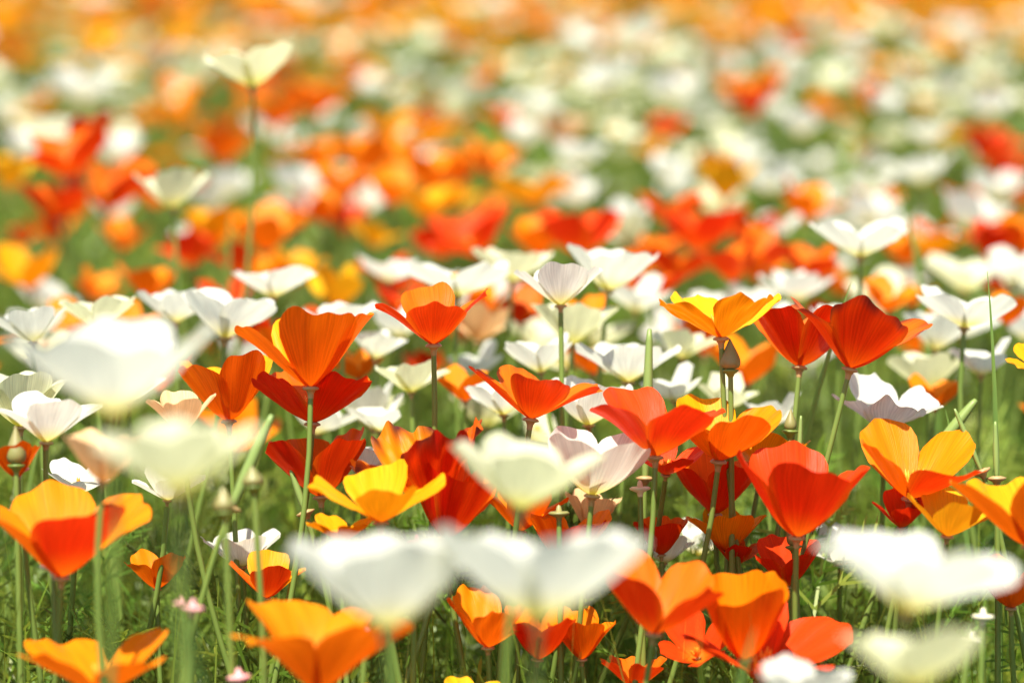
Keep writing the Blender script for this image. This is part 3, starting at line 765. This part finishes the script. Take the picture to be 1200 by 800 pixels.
def pod_head(l, w=0.0028):
    t = np.linspace(0, 1, 14)
    prof = np.stack((w * (0.55 + 0.45 * np.sin(math.pi * t ** 0.8)) * np.where(t > .96, .7, 1), t * l), 1)
    prof = np.concatenate((prof, [(0.0001, l * 1.005)]))
    V, F = lathe(prof, 20)
    a = np.arctan2(V[:, 1], V[:, 0]); V[:, :2] *= (1 + .10 * np.cos(10 * a))[:, None]
    V2, F2 = lathe([(0.0013, -0.004), (0.0024, -0.002), (0.0050, -0.0006), (0.0052, 0.0003), (0.002, 0.0012)], 12)
    return [('pod', V, F, M_POD), ('receptacle', V2, F2, M_RIM)]


build_stalk('poppy_bud', (856, 434), (857, 490), 1.0, bud_head(.017, .0048), 'closed pointed bud on a thin stem beside the amber yellow rimmed poppy', 'bud')
build_stalk('poppy_bud', (926, 505), (924, 560), 1.02, bud_head(.012, .003), 'small pointed bud in the leaves under the ragged red poppy', 'bud')
build_stalk('poppy_bud', (263, 600), (268, 690), .88, bud_head(.012, .0045), 'dark stubby bud beside the slanting pod near the amber orange poppy', 'bud')
build_stalk('poppy_bud', (297, 570), (304, 660), .9, bud_head(.010, .0045), 'dark stubby bud right against the slanting seed pod', 'bud')
build_stalk('poppy_bud', (19, 545), (20, 600), .95, bud_head(.020, .0046), 'brown green bud on a stem behind the large open orange poppy', 'bud')
build_stalk('poppy_bud', (930, 640), (934, 690), .99, bud_head(.016, .003), 'slim bud rising under the large coral poppy', 'bud')
build_stalk('seed_pod', (756, 560), (753, 660), 1.03, pod_head(.082, .0027), 'tall straight green seed pod standing upright beside the broad scarlet poppy', 'seed pod')
build_stalk('seed_pod', (1096, 528), (1080, 548), 1.03, pod_head(.036, .0030), 'thick slanted green seed pod with a withered tip beside the orange poppy', 'seed pod')
build_stalk('seed_pod', (272, 594), (240, 668), .93, pod_head(.050, .0028), 'slanting pale green seed pod beside the dark stubby buds', 'seed pod')
build_stalk('seed_pod', (1150, 552), (1162, 580), .99, pod_head(.036, .0014), 'thin slanting young pod beside the tall grass blade', 'seed pod')
build_stalk('seed_pod', (1168, 560), (1169, 600), .99, pod_head(.030, .0015), 'thin upright young pod beside the tall grass blade', 'seed pod')
build_stalk('seed_pod', (936, 540), (934, 580), .99, pod_head(.024, .0012), 'short thin young pod in front of the yellow amber poppy', 'seed pod')
build_stalk('seed_pod', (358, 600), (372, 640), 1.0, pod_head(.024, .0018), 'short young pod beside the dark red poppy', 'seed pod')
build_stalk('spent_flower', (62, 663), (66, 760), .93, disc_head(M_PALE, 1.1), 'pale flat spent flower head on a straight stalk near the large open orange poppy', 'spent flower')
build_stalk('spent_flower', (226, 712), (222, 780), .86, disc_head(M_PINK, .85), 'pink spent flower head on a brown stalk beside a smaller pink one', 'spent flower')
build_stalk('spent_flower', (211, 706), (218, 780), .87, disc_head(M_PINK, .6), 'smaller pink spent flower head touching the larger pink one', 'spent flower')
build_stalk('spent_flower', (280, 793), (284, 830), .88, disc_head(M_PINK, .9), 'pink spent flower head low beside the curled orange poppy', 'spent flower')
build_stalk('spent_flower', (22, 549), (22, 610), .96, disc_head(M_PINK, .9), 'pink spent flower head just under the brown green bud', 'spent flower')
build_stalk('spent_flower', (430, 743), (424, 800), .92, disc_head(M_PINK, .8), 'pink spent flower head under the narrower near white poppy', 'spent flower')
build_stalk('spent_flower', (655, 601), (656, 660), .98, disc_head(M_BUD, .9), 'dark purplish spent flower head above the near white pair', 'spent flower')
build_stalk('spent_flower', (750, 572), (752, 640), .99, disc_head(M_PALE, .9), 'pale spent flower head at the foot of the tall seed pod', 'spent flower')
build_stalk('spent_flower', (1152, 722), (1150, 790), .92, disc_head(M_PALE, .9), 'pale spent flower head under the small orange poppy', 'spent flower')
build_stalk('spent_flower', (1138, 748), (1128, 800), .90, disc_head(M_PALE, .9), 'pale spent flower head on a slanting stalk under the flat white bloom', 'spent flower')
build_stalk('spent_flower', (488, 634), (486, 690), .96, disc_head(M_PINK, .8), 'pink spent flower head behind the near white pair', 'spent flower')
build_stalk('spent_flower', (1010, 290), (1010, 340), 1.6, disc_head(M_PALE, .7), 'small spent head rising behind the flat opened white poppy', 'spent flower')


def grass_blade(tip_px, foot_px, k, label, w=0.0022, bow=0.0):
    tip, low = at(*tip_px, k), at(*foot_px, k)
    d = (tip - low) / np.linalg.norm(tip - low)
    g = low - np.array((d[0] * low[2] * .4, 0, 0)); g[2] = -0.004
    P = bezier(g, g + np.array((0, 0, .1)), low + np.array((bow, 0, 0)), tip, 18)
    t = np.linspace(0, 1, 18)
    wd = w * (0.75 + .25 * np.sin(t * 3)) * (1 - t ** 3) + 0.00015
    x = np.array((1.0, 0.25, 0)); x /= np.linalg.norm(x); fold = np.array((0.1, 1.0, 0))
    # folded blade: left edge, keel, right edge
    V = np.stack((P - x * wd[:, None], P + fold * (wd * .6)[:, None], P + x * wd[:, None]), 0).reshape(-1, 3)
    root = thing('grass_blade', g, label, 'grass blade')
    link('blade', make_mesh('blade', V - g, grid_faces(3, 18), M_GRASS), root)
    P2 = P[:9]
    V, F = tube(P2 + fold * .0006, np.linspace(w * .5, w * .4, 9), 6)
    link('sheath', make_mesh('sheath', V - g, F, M_GRASS), root)


grass_blade((1157, 318), (1168, 520), 1.0, 'tall dark green grass blade beside the smooth white saucer poppy', .0026, .004)
grass_blade((998, 330), (968, 395), 1.05, 'slanting green blade rising behind the ragged red poppy', .0028)
grass_blade((1052, 215), (1078, 330), 1.25, 'curved pale green grass blade in the middle of the field', .003, .01)
grass_blade((1066, 215), (1082, 330), 1.32, 'straight darker grass blade beside the curved pale one', .002)
grass_blade((270, 245), (266, 300), 1.35, 'short broad green blade beside the tallest stem', .004)
grass_blade((186, 590), (222, 700), .70, 'broad blurred green blade under the near cream bloom', .003)
grass_blade((1108, 480), (1120, 520), 1.03, 'short grass blade beside the slanted seed pod', .002)
grass_blade((885, 735), (860, 800), .80, 'blurred green blade in front of the sprawling scarlet poppy', .004)
grass_blade((455, 700), (460, 800), .85, 'green blade under the narrower near white poppy', .004)


# ------------------------------------------------------------------ feathery foliage (nobody could count it)
def leaf_geo(r, coarse=False):
    """ferny poppy leaf, unit length along +Z, spread in X, arching toward +Y; triangles"""
    T = []
    def strip(p, d, l, w, segs=1):
        p = np.array(p, float); d = np.array(d, float); d /= np.linalg.norm(d)
        s = np.cross(d, (0.25, 1, 0.3)); s /= np.linalg.norm(s) + 1e-9
        a, b = p - s * w, p + s * w
        m = p + d * l * .65 + np.array((0, .04 * l, 0))
        c, e = m - s * w * .9, m + s * w * .9
        t = p + d * l + np.array((0, .10 * l, 0))
        T.extend([(a, b, e), (a, e, c), (c, e, t)])
    def arch(t): return np.array((0, 0.35 * t * t, t * (1 - .12 * t)))
    ts = np.linspace(0, 1, 6)
    wr = 0.009 if not coarse else 0.02
    for i in range(5):
        p, q = arch(ts[i]), arch(ts[i + 1]); w = wr * (1 - .6 * ts[i])
        x = np.array((w, 0, 0))
        T.extend([(p - x, p + x, q + x * .8), (p - x, q + x * .8, q - x * .8)])
    for t0 in ((.42, .58, .72, .86, .97) if not coarse else (.45, .7, .93)):
        for sgn in (-1, 1):
            p = arch(t0); l = (1.12 - t0) * r.uniform(.42, .6)
            d = np.array((sgn * .75, r.uniform(-.35, .45), .75)); d /= np.linalg.norm(d)
            w = .0075 if not coarse else .022
            strip(p, d, l, w)
            for f in ((.35, .6, .8) if not coarse else (.5,)):
                for s2 in (-1, 1):
                    side = np.cross(d, (0, 1, 0)); side /= np.linalg.norm(side)
                    strip(p + d * l * f, d + side * s2 * .75 + np.array((0, r.uniform(-.3, .3), 0)), l * r.uniform(.35, .5), w * .9)
    strip(arch(1.0), (0, .5, 1), .16, wr)
    return np.array(T).reshape(-1, 3)


LEAF = [leaf_geo(np.random.default_rng(50 + i)) for i in range(5)]
LEAFC = [leaf_geo(np.random.default_rng(80 + i), True) for i in range(4)]


def scatter(points, protos, length, zlow, zhigh, tilt):
    Vs, Cs = [], []
    n = len(points)
    X = np.array(points)
    which = rng.integers(0, len(protos), n)
    for w in range(len(protos)):
        idx = np.nonzero(which == w)[0]
        m = len(idx)
        if not m: continue
        az = rng.uniform(0, 6.28, m); tl = np.abs(rng.normal(tilt, .35, m)); rl = rng.uniform(-1.2, 1.2, m)
        ln = rng.uniform(length[0], length[1], m)
        ca, sa, ct, stt, cr, sr = np.cos(az), np.sin(az), np.cos(tl), np.sin(tl), np.cos(rl), np.sin(rl)
        P = protos[w][None]                               # (1,v,3)
        # roll about own axis, tilt about X, turn about Z
        x = P[..., 0] * cr[:, None] - P[..., 1] * sr[:, None]; y = P[..., 0] * sr[:, None] + P[..., 1] * cr[:, None]; z = np.repeat(P[..., 2], m, 0)
        y2 = y * ct[:, None] + z * stt[:, None]; z2 = -y * stt[:, None] + z * ct[:, None]
        x3 = x * ca[:, None] - y2 * sa[:, None]; y3 = x * sa[:, None] + y2 * ca[:, None]
        z0 = rng.uniform(zlow, zhigh, m)
        V = np.stack((x3, y3, z2), 2) * ln[:, None, None]
        V[..., 0] += X[idx, 0][:, None]; V[..., 1] += X[idx, 1][:, None]; V[..., 2] += z0[:, None]
        V[..., 2] = np.maximum(V[..., 2], 0.0)
        Vs.append(V.reshape(-1, 3))
        tint = rng.uniform(.3, 1.3, (m, 1)) * np.stack((rng.uniform(.8, 1.35, m), np.ones(m), rng.uniform(.7, 1.3, m)), 1)
        Cs.append(np.repeat(tint, P.shape[1], 0))
    return np.concatenate(Vs), np.concatenate(Cs)


parts = [
    scatter(field_points(.55 * D, .98 * D, 3300, 1.05, .12), LEAF, (.06, .13), 0.0, .07, .5),
    scatter(field_points(.98 * D, 1.75 * D, 3500, 1.05, .12), LEAF, (.06, .14), 0.0, .18, .45),
    scatter([p for p in field_points(.55 * D, 1.75 * D, 300, 1.0, .7) if abs(p[0]) > .18 * p[1] + .1], LEAFC, (.08, .15), 0.0, .12, .5),
    scatter(field_points(1.75 * D, 3.4 * D, 900, 1.1, .2), LEAFC, (.08, .15), 0.02, .20, .4),
    scatter(field_points(3.4 * D, 6.0 * D, 330, 1.15, .3), LEAFC, (.12, .2), 0.0, .13, .4),
]
V = np.concatenate([p[0] for p in parts]); C = np.concatenate([p[1] for p in parts])
me = make_mesh('feathery_foliage', V, np.arange(len(V)).reshape(-1, 3), M_LEAF, {'tint': C})
tag(link('feathery_foliage', me), 'finely divided feathery green poppy leaves covering the ground', 'foliage', kind='stuff')
print('foliage triangles', len(V) // 3)


# thin grass and bare flower stalks standing in the foliage
def blades(points, hmin, hmax, w):
    n = len(points); X = np.array(points)
    h = rng.uniform(hmin, hmax, n); az = rng.uniform(0, 6.28, n); lean = rng.normal(0, .18, (n, 2))
    t = np.array((0, .35, .7, 1.0))
    P = np.zeros((n, 4, 3))
    P[..., 0] = X[:, 0][:, None] + lean[:, 0][:, None] * h[:, None] * t[None] ** 1.7
    P[..., 1] = X[:, 1][:, None] + lean[:, 1][:, None] * h[:, None] * t[None] ** 1.7
    P[..., 2] = h[:, None] * t[None]
    s = np.stack((np.cos(az), np.sin(az), 0 * az), 1) * w
    wd = np.array((1, .9, .6, .05))
    Lf, Rt = P - s[:, None] * wd[None, :, None], P + s[:, None] * wd[None, :, None]
    V = np.stack((Lf, Rt), 2).reshape(n, 8, 3)
    q = np.array(((0, 1, 3, 2), (2, 3, 5, 4), (4, 5, 7, 6)))
    F = (np.arange(n)[:, None, None] * 8 + q[None]).reshape(-1, 4)
    tint = rng.uniform(.8, 1.5, (n, 1)) * np.stack((rng.uniform(.9, 1.4, n), np.ones(n), rng.uniform(.7, 1.1, n)), 1)
    return V.reshape(-1, 3), F, np.repeat(tint, 8, 0)


Vs, Fs, Cs, o = [], [], [], 0
for pts, a, b, w in ((field_points(.55 * D, 1.75 * D, 1500, 1.05, .3), .14, .30, .0010), (field_points(1.75 * D, 4 * D, 500, 1.1, .3), .16, .33, .0013), (field_points(4 * D, 6.0 * D, 200, 1.1, .3), .16, .33, .002)):
    V, F, C = blades(pts, a, b, w)
    Vs.append(V); Fs.append(F + o); Cs.append(C); o += len(V)
me = make_mesh('thin_grass', np.concatenate(Vs), np.concatenate(Fs), M_LEAF, {'tint': np.concatenate(Cs)})
tag(link('thin_grass', me), 'thin green grass growing through the poppy leaves', 'grass', kind='stuff')
